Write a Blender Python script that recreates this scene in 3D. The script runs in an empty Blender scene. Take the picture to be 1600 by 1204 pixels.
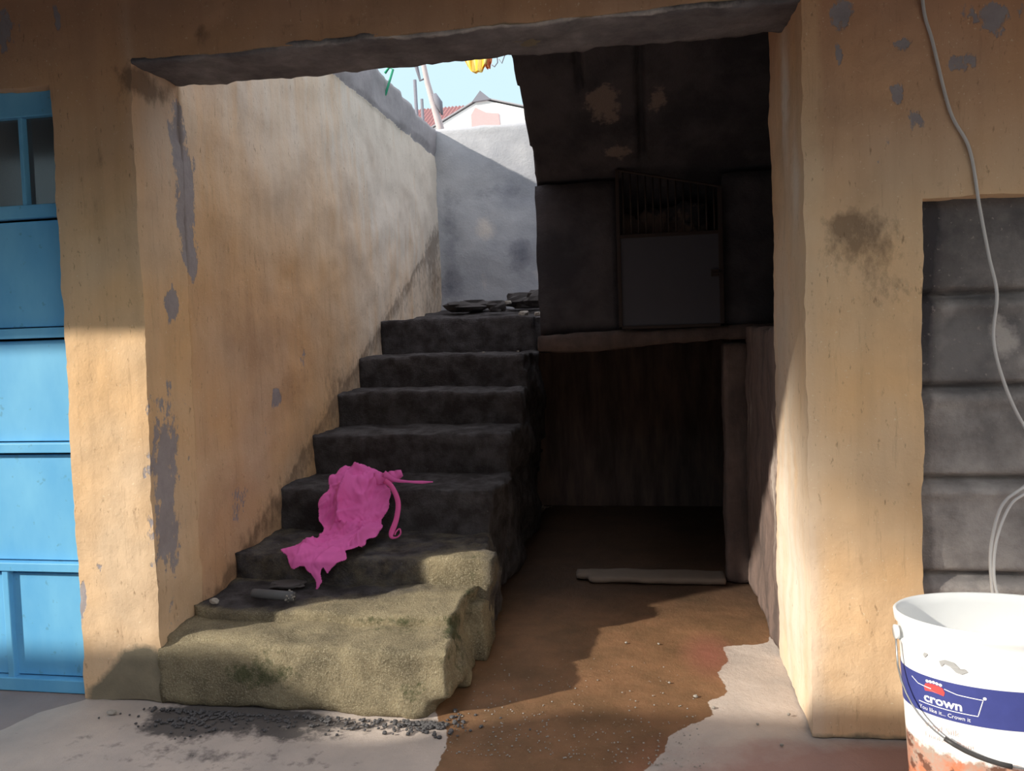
import bpy, math, random
import numpy as np
from mathutils import Vector, Matrix, noise
from mathutils.geometry import intersect_point_tri_2d
random.seed(7); rng = np.random.default_rng(7)
scene = bpy.context.scene
COL = scene.collection

# ------------------------------------------------------------------ camera
cam_d = bpy.data.cameras.new('camera'); cam = bpy.data.objects.new('camera', cam_d); COL.objects.link(cam)
rt = Vector((0.985488, 0.166519, -0.032947)); dn = Vector((-0.02472, -0.051237, -0.998381)); fw = Vector((-0.167938, 0.984706, -0.046377))
M = Matrix((rt, -dn, -fw)).transposed()
cam.matrix_world = Matrix.Translation((0, -2.316, 1.2)) @ M.to_4x4()
cam_d.sensor_width = 36; cam_d.lens = 1230 / 1600 * 36; cam_d.shift_y = -33 / 1600
cam_d.clip_start = 0.02; cam_d.clip_end = 500
scene.camera = cam
# ------------------------------------------------------------------ world, sun, exposure
scene.view_settings.view_transform = 'Standard'; scene.view_settings.look = 'None'
scene.view_settings.gamma = 1; scene.view_settings.exposure = 0.0
W = bpy.data.worlds.new('sky'); scene.world = W; W.use_nodes = True
nt = W.node_tree; nt.nodes.clear()
tc = nt.nodes.new('ShaderNodeTexCoord'); sep = nt.nodes.new('ShaderNodeSeparateXYZ')
rmp = nt.nodes.new('ShaderNodeValToRGB'); bg = nt.nodes.new('ShaderNodeBackground'); wo = nt.nodes.new('ShaderNodeOutputWorld')
nt.links.new(tc.outputs['Generated'], sep.inputs[0]); nt.links.new(sep.outputs['Z'], rmp.inputs[0])
nt.links.new(rmp.outputs[0], bg.inputs[0]); nt.links.new(bg.outputs[0], wo.inputs[0])
rmp.color_ramp.elements[0].position = 0.36; rmp.color_ramp.elements[0].color = (0.40, 0.54, 0.60, 1)
rmp.color_ramp.elements[1].position = 0.62; rmp.color_ramp.elements[1].color = (0.92, 0.93, 1.0, 1)
bg.inputs[1].default_value = 1.75
SUN = Vector((1, 0.66, -0.57)).normalized()
sl = bpy.data.lights.new('sun', 'SUN'); so = bpy.data.objects.new('sun', sl); COL.objects.link(so)
so.rotation_euler = SUN.to_track_quat('-Z', 'Y').to_euler(); so.location = (-6, -4, 6)
sl.energy = 5.7; sl.angle = math.radians(1.2); sl.color = (1.0, 0.93, 0.80)

# ------------------------------------------------------------------ helpers
def tag(o, label=None, cat=None, group=None, kind=None):
    if label: o['label'] = label
    if cat: o['category'] = cat
    if group: o['group'] = group
    if kind: o['kind'] = kind
    return o
def empty(name, loc):
    o = bpy.data.objects.new(name, None); o.location = loc; o.empty_display_size = 0.05; COL.objects.link(o); return o
def mk(name, verts, faces, mat, parent=None, smooth=False, attrs=None):
    """link verts (world coordinates) as one mesh object under parent"""
    v = np.asarray(verts, dtype=float)
    off = np.zeros(3)
    if parent is not None:
        p = parent
        while p is not None: off += np.array(p.location); p = p.parent
    me = bpy.data.meshes.new(name); me.from_pydata((v - off).tolist(), [], [list(map(int, f)) for f in faces]); me.update()
    if mat: me.materials.append(mat)
    if attrs:
        for k, a in attrs.items():
            at = me.attributes.new(k, 'FLOAT', 'POINT'); at.data.foreach_set('value', np.asarray(a, dtype=np.float32))
    if smooth: me.polygons.foreach_set('use_smooth', [True] * len(me.polygons))
    o = bpy.data.objects.new(name, me); COL.objects.link(o)
    if parent is not None: o.parent = parent
    return o
class MB:
    def __init__(s): s.v = []; s.f = []
    def add(s, vs, fs):
        n = len(s.v); s.v += [tuple(v) for v in vs]; s.f += [tuple(i + n for i in f) for f in fs]; return s
    def box(s, a, b):
        x0, y0, z0 = a; x1, y1, z1 = b
        return s.add([(x0,y0,z0),(x1,y0,z0),(x1,y1,z0),(x0,y1,z0),(x0,y0,z1),(x1,y0,z1),(x1,y1,z1),(x0,y1,z1)],
                     [(0,3,2,1),(4,5,6,7),(0,1,5,4),(1,2,6,5),(2,3,7,6),(3,0,4,7)])
    def tube(s, pts, r, n=8, cap=True):
        pts = [Vector(p) for p in pts]; rs = r if isinstance(r, (list, tuple)) else [r] * len(pts)
        rings = []; prev = None
        for i, p in enumerate(pts):
            t = (pts[min(i+1, len(pts)-1)] - pts[max(i-1, 0)]).normalized()
            if prev is None: a = t.orthogonal().normalized()
            else: a = (prev - t * prev.dot(t)).normalized()
            prev = a; b = t.cross(a)
            rings.append([p + (a * math.cos(2*math.pi*k/n) + b * math.sin(2*math.pi*k/n)) * rs[i] for k in range(n)])
        vs = [v for rg in rings for v in rg]; fs = []
        for i in range(len(pts)-1):
            for k in range(n): fs.append((i*n+k, i*n+(k+1)%n, (i+1)*n+(k+1)%n, (i+1)*n+k))
        if cap: fs.append(tuple(range(n-1, -1, -1))); fs.append(tuple((len(pts)-1)*n+k for k in range(n)))
        return s.add(vs, fs)
    def build(s, name, mat, parent=None, smooth=False): return mk(name, s.v, s.f, mat, parent, smooth)
def bevel(o, w=0.003, seg=2):
    m = o.modifiers.new('bevel', 'BEVEL'); m.width = w; m.segments = seg; m.limit_method = 'ANGLE'; return o
def catmull(pts, k=8):
    P = [Vector(p) for p in pts]; P = [P[0]*2-P[1]] + P + [P[-1]*2-P[-2]]; out = []
    for i in range(1, len(P)-2):
        for j in range(k):
            t = j/k; a, b, c, d = P[i-1], P[i], P[i+1], P[i+2]
            out.append(0.5*((2*b)+(c-a)*t+(2*a-5*b+4*c-d)*t*t+(3*b-3*c+d-a)*t**3))
    out.append(P[-2]); return out
def ax(a, b, step):
    n = max(1, int(round((b-a)/step))); return np.linspace(a, b, n+1)
def axes(breaks, step):
    """coordinates through every break; step may be a list, one value per interval"""
    out = []
    for i in range(len(breaks)-1):
        st = step[i] if isinstance(step, (list, tuple)) else step
        out.append(ax(breaks[i], breaks[i+1], st)[:-1])
    out.append(np.array([breaks[-1]])); return np.concatenate(out)
def nz(v, sc, seed=0.0):
    return np.array([noise.noise(Vector((p[0]*sc+seed, p[1]*sc-seed, p[2]*sc+seed*.7))) for p in v])
def blobs(v, L):
    """soft patch field: (x, y, z, rx, ry, rz, strength); a radius of 0 means unlimited"""
    m = np.zeros(len(v))
    for (x, y, z, rx, ry, rz, s) in L:
        d = np.zeros(len(v))
        for k, (c, r) in enumerate(((x, rx), (y, ry), (z, rz))):
            if r > 0: d += ((v[:, k]-c)/r)**2
        m += s*np.exp(-d)
    return m
def rough(name, xs, ys, zs, solid, mat, parent=None, smooth=2, lam=0.5, amp=0.004, sc=8, amp2=0.0015, sc2=40,
          freeze=None, attrs=None, post=None, amp3=0.0, sc3=2.0, sharp=0):
    """solid made of the cells of a grid, edges worn by smoothing and surfaces roughened by noise"""
    nx, ny, nzc = len(xs)-1, len(ys)-1, len(zs)-1
    xc, yc, zc = [(a[1:]+a[:-1])/2 for a in (xs, ys, zs)]
    X, Y, Z = np.meshgrid(xc, yc, zc, indexing='ij')
    S = np.zeros((nx+2, ny+2, nzc+2), bool)
    S[1:-1, 1:-1, 1:-1] = solid(X, Y, Z) if callable(solid) else solid
    sx, sy, sz = (ny+1)*(nzc+1), (nzc+1), 1
    quads = []
    for axis in range(3):
        for sgn in (1, -1):
            T = np.roll(S, -sgn, axis=axis)
            I = np.argwhere(S & ~T) - 1
            if len(I) == 0: continue
            base = I.copy()
            if sgn == 1: base[:, axis] += 1
            u, w = [(1, 2), (2, 0), (0, 1)][axis]
            def idx(du, dw):
                b = base.copy(); b[:, u] += du; b[:, w] += dw
                return b[:, 0]*sx + b[:, 1]*sy + b[:, 2]*sz
            q = np.stack([idx(0, 0), idx(1, 0), idx(1, 1), idx(0, 1)], 1)
            quads.append(q if sgn == 1 else q[:, ::-1])
    Q = np.concatenate(quads); uq, inv = np.unique(Q, return_inverse=True); Q = inv.reshape(Q.shape)
    v = np.stack([xs[uq//sx], ys[(uq % sx)//sy], zs[uq % sy]], 1)
    v0 = v.copy()
    e = np.concatenate([Q[:, [0, 1]], Q[:, [1, 2]], Q[:, [2, 3]], Q[:, [3, 0]]])
    e = np.unique(np.sort(e, 1), axis=0)
    deg = np.bincount(e.ravel(), minlength=len(v)).astype(float)[:, None]
    fr = freeze(v0) if freeze else np.zeros(len(v), bool)
    for _ in range(smooth):
        acc = np.zeros_like(v)
        for k in range(3):
            acc[:, k] = np.bincount(e[:, 0], v[e[:, 1], k], len(v)) + np.bincount(e[:, 1], v[e[:, 0], k], len(v))
        nv = v + lam*(acc/deg - v); nv[fr] = v[fr]; v = nv
    a = v0
    for (am, s_) in ((amp, sc), (amp2, sc2), (amp3, sc3)):
        if am > 0:
            dv = np.stack([nz(a, s_, 3.1), nz(a, s_, 17.7), nz(a, s_, 31.3)], 1)*am*2
            v = v + dv
    A = {k: f(v0) for k, f in (attrs or {}).items()}
    if post: v = post(v)
    o = mk(name, v, Q, mat, parent, smooth=True, attrs=A)
    if sharp: o.data.set_sharp_from_angle(angle=math.radians(sharp))
    return o

# ------------------------------------------------------------------ materials
def srgb(r, g, b):
    f = lambda c: ((c/255+0.055)/1.055)**2.4 if c > 10 else c/255/12.92
    return (f(r), f(g), f(b), 1)
class NT:
    def __init__(s, name):
        s.m = bpy.data.materials.new(name); s.m.use_nodes = True; s.t = s.m.node_tree
        s.b = s.t.nodes['Principled BSDF']; s.pos = s.new('ShaderNodeNewGeometry').outputs['Position']
    def new(s, k, **kw):
        n = s.t.nodes.new(k)
        for a, v in kw.items(): setattr(n, a, v)
        return n
    def setin(s, sock, v):
        if hasattr(v, 'is_output'): s.t.links.new(v, sock)
        else: sock.default_value = v
    def map(s, sc, off=(0, 0, 0)):
        n = s.new('ShaderNodeMapping'); s.t.links.new(s.pos, n.inputs[0]); n.inputs['Scale'].default_value = sc; n.inputs['Location'].default_value = off; return n.outputs[0]
    def noise(s, scale, detail=4, rough=0.6, vec=None, dist=0.0):
        n = s.new('ShaderNodeTexNoise'); s.t.links.new(vec or s.pos, n.inputs['Vector'])
        n.inputs['Scale'].default_value = scale; n.inputs['Detail'].default_value = detail; n.inputs['Roughness'].default_value = rough; n.inputs['Distortion'].default_value = dist
        return n.outputs['Fac']
    def ramp(s, f, a, b, v0=0.0, v1=1.0):
        n = s.new('ShaderNodeMapRange'); s.setin(n.inputs['Value'], f)
        n.inputs['From Min'].default_value = a; n.inputs['From Max'].default_value = b
        n.inputs['To Min'].default_value = v0; n.inputs['To Max'].default_value = v1; return n.outputs[0]
    def math(s, op, a, b=0.0):
        n = s.new('ShaderNodeMath', operation=op); s.setin(n.inputs[0], a); s.setin(n.inputs[1], b); return n.outputs[0]
    def mix(s, f, a, b):
        n = s.new('ShaderNodeMix', data_type='RGBA'); s.setin(n.inputs[0], f); s.setin(n.inputs[6], a); s.setin(n.inputs[7], b); return n.outputs[2]
    def attr(s, name):
        n = s.new('ShaderNodeAttribute'); n.attribute_name = name; return n.outputs['Fac']
    def mask(s, name, nscale=14, k=0.9, lo=0.42, hi=0.58, vec=None):
        """ragged patch: painted field plus noise, cut at a threshold"""
        f = s.math('ADD', s.attr(name), s.math('MULTIPLY', s.math('SUBTRACT', s.noise(nscale, 6, 0.7, vec), 0.5), k))
        return s.ramp(f, lo, hi)
    def out(s, col, rough=0.85, bump=None, bs=0.4, bd=0.01, spec=0.3):
        s.setin(s.b.inputs['Base Color'], col); s.setin(s.b.inputs['Roughness'], rough); s.b.inputs['Specular IOR Level'].default_value = spec
        if bump is not None:
            n = s.new('ShaderNodeBump'); n.inputs['Strength'].default_value = bs; n.inputs['Distance'].default_value = bd
            s.t.links.new(bump, n.inputs['Height']); s.t.links.new(n.outputs[0], s.b.inputs['Normal'])
        return s.m
def plain(name, col, rough=0.6, metal=0.0, var=0.15, scale=20, spec=0.4):
    n = NT(name); c2 = tuple(c*(1-var) for c in col[:3]) + (1,)
    m = n.out(n.mix(n.noise(scale), col, c2), rough, n.noise(scale*4), 0.15, 0.002, spec); n.b.inputs['Metallic'].default_value = metal
    return m

# painted ochre plaster: paint worn to grey where 'peel', cement where 'cement', black marks where 'grime', pale where 'pale', redder where 'red'
n = NT('ochre_plaster')
base = n.mix(n.ramp(n.noise(1.6, 3), 0.35, 0.65), srgb(226, 184, 136), srgb(218, 190, 158))
base = n.mix(n.ramp(n.noise(1.0, 3, 0.6, n.map((14, 14, 1.1))), 0.45, 0.75, 0, 0.35), base, srgb(186, 154, 120))
base = n.mix(n.attr('red'), base, srgb(166, 104, 84))
base = n.mix(n.math('MULTIPLY', n.attr('pale'), n.ramp(n.noise(1.3, 4, 0.6, n.map((9, 9, 1.3), (3, 1, 0))), 0.25, 0.6, 0.35, 1)), base, srgb(226, 214, 200))
base = n.mix(n.ramp(n.noise(48, 3, 0.7, n.map((1.5, 1.5, 0.5))), 0.63, 0.74, 0, 0.6), base, srgb(120, 92, 66))
base = n.mix(n.ramp(n.noise(2.2, 6, 0.75, n.map((22, 22, 1.6), (5, 0, 2))), 0.58, 0.78, 0, 0.5), base, srgb(128, 98, 74))
base = n.mix(n.ramp(n.noise(2.6, 5, 0.6, n.map((1, 1, 1), (2, 8, 1))), 0.5, 0.7, 0, 0.3), base, srgb(150, 122, 100))
base = n.mix(n.ramp(n.noise(110, 2, 0.6), 0.68, 0.72, 0, 0.5), base, srgb(232, 216, 186))
base = n.mix(n.math('MULTIPLY', n.mask('grime', 26, 1.5, 0.35, 0.8, n.map((1, 1, .6))), 0.6), base, srgb(72, 54, 44))
base = n.mix(n.mask('cement', 10, 0.5, 0.4, 0.6), base, n.mix(n.noise(9, 6), srgb(98, 92, 80), srgb(150, 140, 118)))
pk = n.mask('peel', 16, 1.9, 0.46, 0.56, n.map((1.3, 1.3, 0.7)))
base = n.mix(n.math('MULTIPLY', pk, 0.9), base, n.mix(n.noise(20), srgb(128, 124, 132), srgb(168, 164, 168)))
hgt = n.math('SUBTRACT', n.math('ADD', n.math('MULTIPLY', n.noise(70, 5, 0.7), 0.5), n.math('MULTIPLY', n.noise(12, 4), 0.8)), n.math('MULTIPLY', pk, 0.35))
M_ochre = n.out(base, 0.88, hgt, 0.5, 0.008)

n = NT('bare_concrete')
base = n.mix(n.ramp(n.noise(3.5, 6), 0.35, 0.65), srgb(112, 108, 112), srgb(150, 146, 148))
base = n.mix(n.mask('dark', 6, 0.8, 0.3, 0.7), base, srgb(64, 62, 66))
base = n.mix(n.mask('pale', 8, 0.8, 0.35, 0.65), base, srgb(196, 190, 186))
M_conc = n.out(base, 0.9, n.math('ADD', n.noise(60, 5, 0.7), n.noise(10, 5)), 0.55, 0.01)

n = NT('sooty_concrete')
base = n.mix(n.ramp(n.noise(4, 6), 0.4, 0.62), srgb(54, 53, 58), srgb(76, 73, 77))
base = n.mix(n.mask('pale', 16, 1.1, 0.46, 0.6), base, srgb(120, 108, 102))
M_soot = n.out(base, 0.9, n.math('ADD', n.noise(50, 5, 0.7), n.noise(9, 5)), 0.6, 0.012)

n = NT('step_concrete')   # tan cement, moss, and black grime with shade painted in, mostly on the upper steps
base = n.mix(n.ramp(n.noise(7, 6), 0.35, 0.65), srgb(168, 154, 124), srgb(122, 112, 90))
base = n.mix(n.ramp(n.noise(190, 5, 0.9), 0.52, 0.60, 0, 0.7), base, srgb(206, 196, 168))
base = n.mix(n.ramp(n.noise(120, 6, 0.9, n.map((1, 1, 1), (7, 2, 1))), 0.56, 0.66, 0, 0.6), base, srgb(86, 80, 62))
base = n.mix(n.math('MULTIPLY', n.mask('moss', 30, 1.9, 0.4, 0.75), 0.8), base, srgb(70, 78, 48))
base = n.mix(n.mask('dirt_shade', 9, 0.55, 0.35, 0.65), base, n.mix(n.ramp(n.noise(12, 6), 0.4, 0.65), srgb(62, 57, 58), srgb(96, 93, 95)))
base = n.mix(n.ramp(n.noise(120, 2, 0.5), 0.74, 0.78, 0, 0.5), base, srgb(190, 188, 182))
M_step = n.out(base, 0.92, n.math('ADD', n.math('MULTIPLY', n.noise(110, 4, 0.8), 0.9), n.noise(22, 6)), 1.0, 0.016)

n = NT('ground_cement')
base = n.mix(n.ramp(n.noise(2.2, 6), 0.35, 0.65), srgb(200, 186, 176), srgb(168, 158, 152))
base = n.mix(n.math('MULTIPLY', n.mask('red', 5, 0.7, 0.3, 0.7), 0.65), base, srgb(150, 104, 96))
base = n.mix(n.math('MULTIPLY', n.mask('mauve', 4, 0.25, 0.45, 0.55), 0.6), base, srgb(112, 100, 104))
base = n.mix(n.math('MULTIPLY', n.mask('grit', 16, 1.2, 0.4, 0.65), 0.85), base, srgb(58, 56, 58))  # grit, plus painted foreground shade and the darkened unseen street ground
wet = n.mask('wet', 9, 0.5, 0.485, 0.515)
wc = n.mix(n.ramp(n.noise(5, 6), 0.35, 0.65), srgb(138, 102, 74), srgb(108, 82, 58))
wc = n.mix(n.ramp(n.attr('red'), 0.1, 0.5), wc, srgb(142, 92, 76))
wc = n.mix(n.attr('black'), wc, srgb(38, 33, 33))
wc = n.mix(n.ramp(n.noise(85, 3, 0.8), 0.62, 0.7, 0, 0.35), wc, srgb(160, 146, 110))
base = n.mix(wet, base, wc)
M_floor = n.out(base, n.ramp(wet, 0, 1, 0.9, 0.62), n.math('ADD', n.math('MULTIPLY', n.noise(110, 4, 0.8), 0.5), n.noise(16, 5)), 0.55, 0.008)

n = NT('stone_blocks')
base = n.mix(n.ramp(n.noise(5, 6), 0.38, 0.62), srgb(124, 118, 116), srgb(172, 165, 161))
base = n.mix(n.ramp(n.noise(2.4, 4), 0.5, 0.62, 0, 0.6), base, srgb(76, 76, 80))
base = n.mix(n.mask('dark', 6, 0.5, 0.3, 0.7), base, srgb(66, 64, 68))
base = n.mix(n.math('MULTIPLY', n.mask('pale', 12, 0.9, 0.4, 0.6), 0.8), base, srgb(186, 178, 172))
base = n.mix(n.ramp(n.noise(60, 3, 0.7), 0.63, 0.7, 0, 0.5), base, srgb(168, 158, 152))
M_block = n.out(base, 0.9, n.math('ADD', n.noise(60, 5, 0.7), n.noise(12, 5)), 0.6, 0.008)

n = NT('blue_paint')
base = n.mix(n.ramp(n.noise(2.0, 4, 0.6, n.map((3, 3, 1.5))), 0.35, 0.7), srgb(98, 174, 222), srgb(118, 190, 230))
base = n.mix(n.ramp(n.noise(30, 3), 0.66, 0.72, 0, 0.4), base, srgb(84, 130, 150))
M_blue = n.out(base, 0.55, n.noise(30), 0.1, 0.002, 0.4)
M_dark = plain('dark_interior', srgb(70, 62, 58), 0.9)
M_black = plain('black_void', srgb(38, 34, 34), 0.95)
M_gate = plain('gate_grey_paint', srgb(66, 67, 76), 0.6)
M_iron = plain('rusty_iron', srgb(46, 36, 34), 0.7)
n = NT('window_glass'); n.out((0.22, 0.24, 0.25, 1), 0.12, None, spec=0.6); n.b.inputs['Transmission Weight'].default_value = 0.55; M_glass = n.m
M_pink = plain('pink_cloth', srgb(232, 112, 186), 0.9, var=0.12, scale=12, spec=0.1)
M_pinks = plain('pink_strap_cloth', srgb(226, 100, 165), 0.85, var=0.1, scale=30, spec=0.1)
M_white = plain('white_plastic', srgb(238, 240, 240), 0.4, var=0.04)
M_navy = plain('navy_print', srgb(66, 74, 142), 0.5, var=0.25, scale=40)
M_lett = plain('white_print', srgb(240, 240, 245), 0.5, var=0.05)
M_red = plain('red_print', srgb(235, 80, 80), 0.5, var=0.1)
M_wire = plain('steel_wire', srgb(150, 150, 150), 0.35, metal=0.7)
M_grip = plain('black_grip', srgb(60, 58, 58), 0.5)
M_cable = plain('white_cable', srgb(206, 202, 200), 0.5, var=0.1)
M_pipe = plain('grey_pipe', srgb(92, 92, 94), 0.6, var=0.3)
M_stone = plain('rubble_stone', srgb(84, 80, 80), 0.95, var=0.4, scale=12)
M_pale = plain('pale_stone', srgb(170, 164, 156), 0.95, var=0.3, scale=15)
M_green = plain('green_plastic', srgb(50, 165, 125), 0.5)
M_pole = plain('pale_pole', srgb(200, 186, 186), 0.8, var=0.2)
M_post = plain('grey_post', srgb(130, 130, 140), 0.8)
M_gable = plain('white_render', srgb(246, 244, 242), 0.9, var=0.05)
M_roof = plain('red_iron_roof', srgb(170, 120, 118), 0.8, var=0.25)
M_gpink = plain('pink_render', srgb(232, 176, 176), 0.9)
M_plank = plain('weathered_board', srgb(126, 112, 100), 0.85, var=0.35, scale=14)
n = NT('yellow_cloth'); w_ = n.new('ShaderNodeTexWave', wave_type='BANDS', bands_direction='X'); n.t.links.new(n.pos, w_.inputs['Vector']); w_.inputs['Scale'].default_value = 5.5; w_.inputs['Distortion'].default_value = 1.0
M_yel = n.out(n.mix(n.ramp(w_.outputs['Fac'], 0.3, 0.7), srgb(240, 186, 60), srgb(252, 230, 140)), 0.8)
M_orange = plain('orange_cloth', srgb(226, 140, 90), 0.8)

# ------------------------------------------------------------------ floor and street
def seg_sd(px, py, poly):
    n_ = len(poly); d = np.full(len(px), 9e9); ins = np.zeros(len(px), bool)
    for i in range(n_):
        ax_, ay = poly[i]; bx, by = poly[(i+1) % n_]
        ex, ey = bx-ax_, by-ay; wx, wy = px-ax_, py-ay
        t = np.clip((wx*ex+wy*ey)/(ex*ex+ey*ey+1e-12), 0, 1)
        d = np.minimum(d, (wx-ex*t)**2+(wy-ey*t)**2)
        c = (ay > py) != (by > py)
        xi = ax_ + (py-ay)/(by-ay+1e-12)*(bx-ax_)
        ins ^= c & (px < xi)
    return np.where(ins, -1, 1)*np.sqrt(d)
WET = [(0.50,1.25),(0.50,0.86),(0.41,0.665),(0.25,0.635),(0.262,0.508),(0.215,0.40),(0.238,0.25),(0.165,0.187),(0.18,0.10),(0.035,-0.035),
       (0.02,-0.13),(-0.04,-0.24),(-0.08,-0.45),(-0.62,-0.50),(-0.595,-0.29),(-0.60,-0.16),(-0.612,-0.09),(-0.66,-0.02),(-0.70,0.1),(-0.70,3),(0.5,3)]
xs = np.concatenate([np.array([-30., -12, -6, -4, -3, -2.5]), ax(-2.3, 1.4, 0.02), np.array([1.7, 2.5, 4, 6, 12, 30.])])
ys = np.concatenate([np.array([-30., -12, -6, -4, -2.5, -1.5, -1.0]), ax(-0.7, 1.7, 0.02), np.array([2.2, 3.0, 4.5, 8, 12, 30., 60])])
X, Y = np.meshgrid(xs, ys, indexing='ij'); fv = np.stack([X.ravel(), Y.ravel(), np.zeros(X.size)], 1)
inner = (np.abs(fv[:, 0]) < 3) & (np.abs(fv[:, 1]) < 3)
fv[:, 2] = np.where(inner, 0.006*(nz(fv, 3.0)-0.2) + 0.002*nz(fv, 25) , 0) - 0.002
nyv = len(ys); ff = [(i*nyv+j, (i+1)*nyv+j, (i+1)*nyv+j+1, i*nyv+j+1) for i in range(len(xs)-1) for j in range(nyv-1)]
sdw = seg_sd(fv[:, 0], fv[:, 1], WET)
grit = blobs(fv, [(-1.42,-0.05,0,0.2,0.07,0,1.1),(-1.2,-0.04,0,0.2,0.045,0,0.9),(-1.45,-0.14,0,0.12,0.05,0,0.8),(-0.95,-0.07,0,0.25,0.035,0,0.55),(-0.68,-0.03,0,0.08,0.05,0,0.6),(-1.1,-0.14,0,0.2,.04,0,.5),(-1.3,-.28,0,.8,.16,0,.42)])  # last broad patch is foreground shade painted as colour, the others grit
red = blobs(fv, [(0.66,-0.12,0,0.55,0.13,0,0.9),(0.2,0.55,0,0.1,0.2,0,.5),(0.3,-0.25,0,0.3,0.07,0,.7)])
mauve = np.clip(0.5 - seg_sd(fv[:, 0], fv[:, 1], [(-1.89,0.0),(-1.99,-0.1),(-2.03,-0.23),(-2.3,-0.6),(-4,-0.6),(-4,0.1),(-1.89,0.1)])/0.03, 0, 1)
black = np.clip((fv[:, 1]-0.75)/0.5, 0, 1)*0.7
grit = grit + np.where(fv[:, 1] < -1.1, 1.0, 0)  # unseen street ground darkened to cut light bounced onto the front
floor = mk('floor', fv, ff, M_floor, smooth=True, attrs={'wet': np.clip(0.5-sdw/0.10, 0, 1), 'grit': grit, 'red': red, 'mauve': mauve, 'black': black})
tag(floor, kind='structure')

# gravel spilled along the foot of the bottom step
g = MB()
def pebble(c, r, mb, seed):
    rr = random.Random(seed); vs = []
    for z_, k, ph in ((-.7, 5, 0), (.1, 6, .4), (.75, 4, .9)):
        q = math.sqrt(max(0, 1-z_*z_))
        for i in range(k):
            a = 2*math.pi*i/k+ph; f_ = r*(0.75+0.5*rr.random())
            vs.append((c[0]+math.cos(a)*q*f_, c[1]+math.sin(a)*q*f_, c[2]+z_*r*0.7))
    A = list(range(5)); B = list(range(5, 11)); C_ = list(range(11, 15))
    fs = [tuple(A[::-1]), tuple(C_)]
    for i in range(6): fs.append((A[i*5//6 % 5], B[i], B[(i+1) % 6])) 
    for i in range(5): fs.append((A[i], A[(i+1) % 5], B[((i+1)*6//5) % 6]))
    for i in range(6): fs.append((B[i], C_[i*4//6 % 4], B[(i+1) % 6]))
    for i in range(4): fs.append((C_[i], C_[(i+1) % 4], B[((i+1)*6//4) % 6]))
    mb.add(vs, fs)
rr = random.Random(3)
for k in range(600):
    cx, cy, sx_, sy_ = rr.choice([(-1.42,-0.05,.12,.035),(-1.25,-0.05,.14,.03),(-1.42,-0.12,.1,.04),(-0.95,-0.07,.18,.03),(-0.68,-0.03,.05,.04),(-0.75,-0.05,.1,.04)])
    x_, y_ = rr.gauss(cx, sx_), rr.gauss(cy, sy_)
    if y_ > -0.035 and x_ < -.64: y_ = -0.035 - rr.random()*0.02
    pebble((x_, y_, 0.001), rr.choice([.003, .004, .005, .008]), g, k)
go = g.build('gravel', plain('grey_gravel', srgb(104, 102, 104), 0.95, var=0.5, scale=60)); tag(go, 'dark loose grit and gravel spilled along the foot of the bottom step', 'gravel', kind='stuff')
g = MB()
for k in range(420):
    t_ = rr.random(); x_ = -0.62+0.75*rr.random(); y_ = -0.2+0.75*rr.random()*rr.random()
    if x_ < -0.6: continue
    pebble((x_, y_, 0.0), rr.choice([.0015, .002, .003]), g, k)
for (x_, y_, r_) in [(0.13,0.21,.008),(0.18,0.14,.006),(0.40,0.12,.006),(0.30,0.05,.005),(-.1,.62,.006),(.02,.62,.005),(.35,-.06,.006),(.05,.3,.005)]: pebble((x_, y_, .003), r_, g, int(x_*99))
go = g.build('grit', M_pale); tag(go, 'pale grit scattered on the wet brown floor of the doorway', 'grit', kind='stuff')

# ------------------------------------------------------------------ front wall
ZB = 2.09
def solid_front(X, Y, Z):
    s = (Y < 0.26) | ((X > 0.442) & (X < 0.62) & (Y < 0.56))
    door = (X > -1.6) & (X < 0.442) & (Z < ZB)
    blue = (X > -3.1) & (X < -1.888) & (Z < 2.035)
    inf = (X > 0.748) & (X < 2.0) & (Z < 1.515)
    return s & ~door & ~blue & ~inf
xs = axes([-4, -3.1, -2.3, -1.888, -1.6, 0.442, 0.62, 0.748, 1.2, 2.0, 3], [.2, .1, .022, .0205, .0205, .0198, .02, .02, .1, .2])
ys = axes([0, 0.26, 0.56], [.026, .03]); zs = axes([0, 1.515, 2.035, ZB, 2.35, 2.9], [.02, .02, .0275, .02, .1])
f_peel = lambda v: blobs(v, [(0.54,0,1.909,.018,.1,.05,.8),(0.54,0,2.03,.06,.1,.05,.75),(0.696,0,1.929,.03,.1,.022,.9),(0.695,0,1.81,.022,.1,.03,.95),(0.735,0,1.73,.035,.1,.04,.7),
    (0.856,0,1.864,.06,.1,.03,.75),(0.93,0,1.99,.08,.1,.05,.8),(0.636,0,1.625,.015,.1,.010,1.1),(0.67,0,1.68,.012,.1,.02,.7),(-2.06,0,2.24,.1,.1,.09,.75),(-1.85,0,2.23,.012,.1,.05,.9),
    (-1.798,0,.452,.02,.1,.02,.75),(-1.87,0,.38,.018,.1,.07,.85),(-1.885,0,.28,.012,.1,.1,.7),(-1.6,.15,1.33,.02,.05,.06,.6),(-1.6,.285,1.77,.02,.07,.12,.85),(-1.6,.26,1.6,.02,.05,.13,.85),(-1.6,.30,1.46,.02,.05,.07,.85),(-1.6,.24,1.92,.02,.05,.1,.6),(-1.6,.27,2.03,.02,.03,.05,.6),(-1.6,.17,1.32,.02,.04,.05,.9),(-1.6,.1,.82,.02,.1,.25,.72),(-1.6,.08,.5,.02,.06,.2,.55),
    (-1.612,0,.6,.014,.06,.35,.5),(0.8,0,2.15,.15,.1,.06,.6)])
f_pale = lambda v: blobs(v, [(0.442,.25,1.85,.03,.05,.2,1.0),(0.442,.12,1.6,.03,.05,.15,.9),(.442,.3,.35,.04,.4,.6,1.0),(.442,.4,1.1,.03,.2,.4,.5),(-1.6,.15,1.9,.02,.2,.4,.5)])
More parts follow.
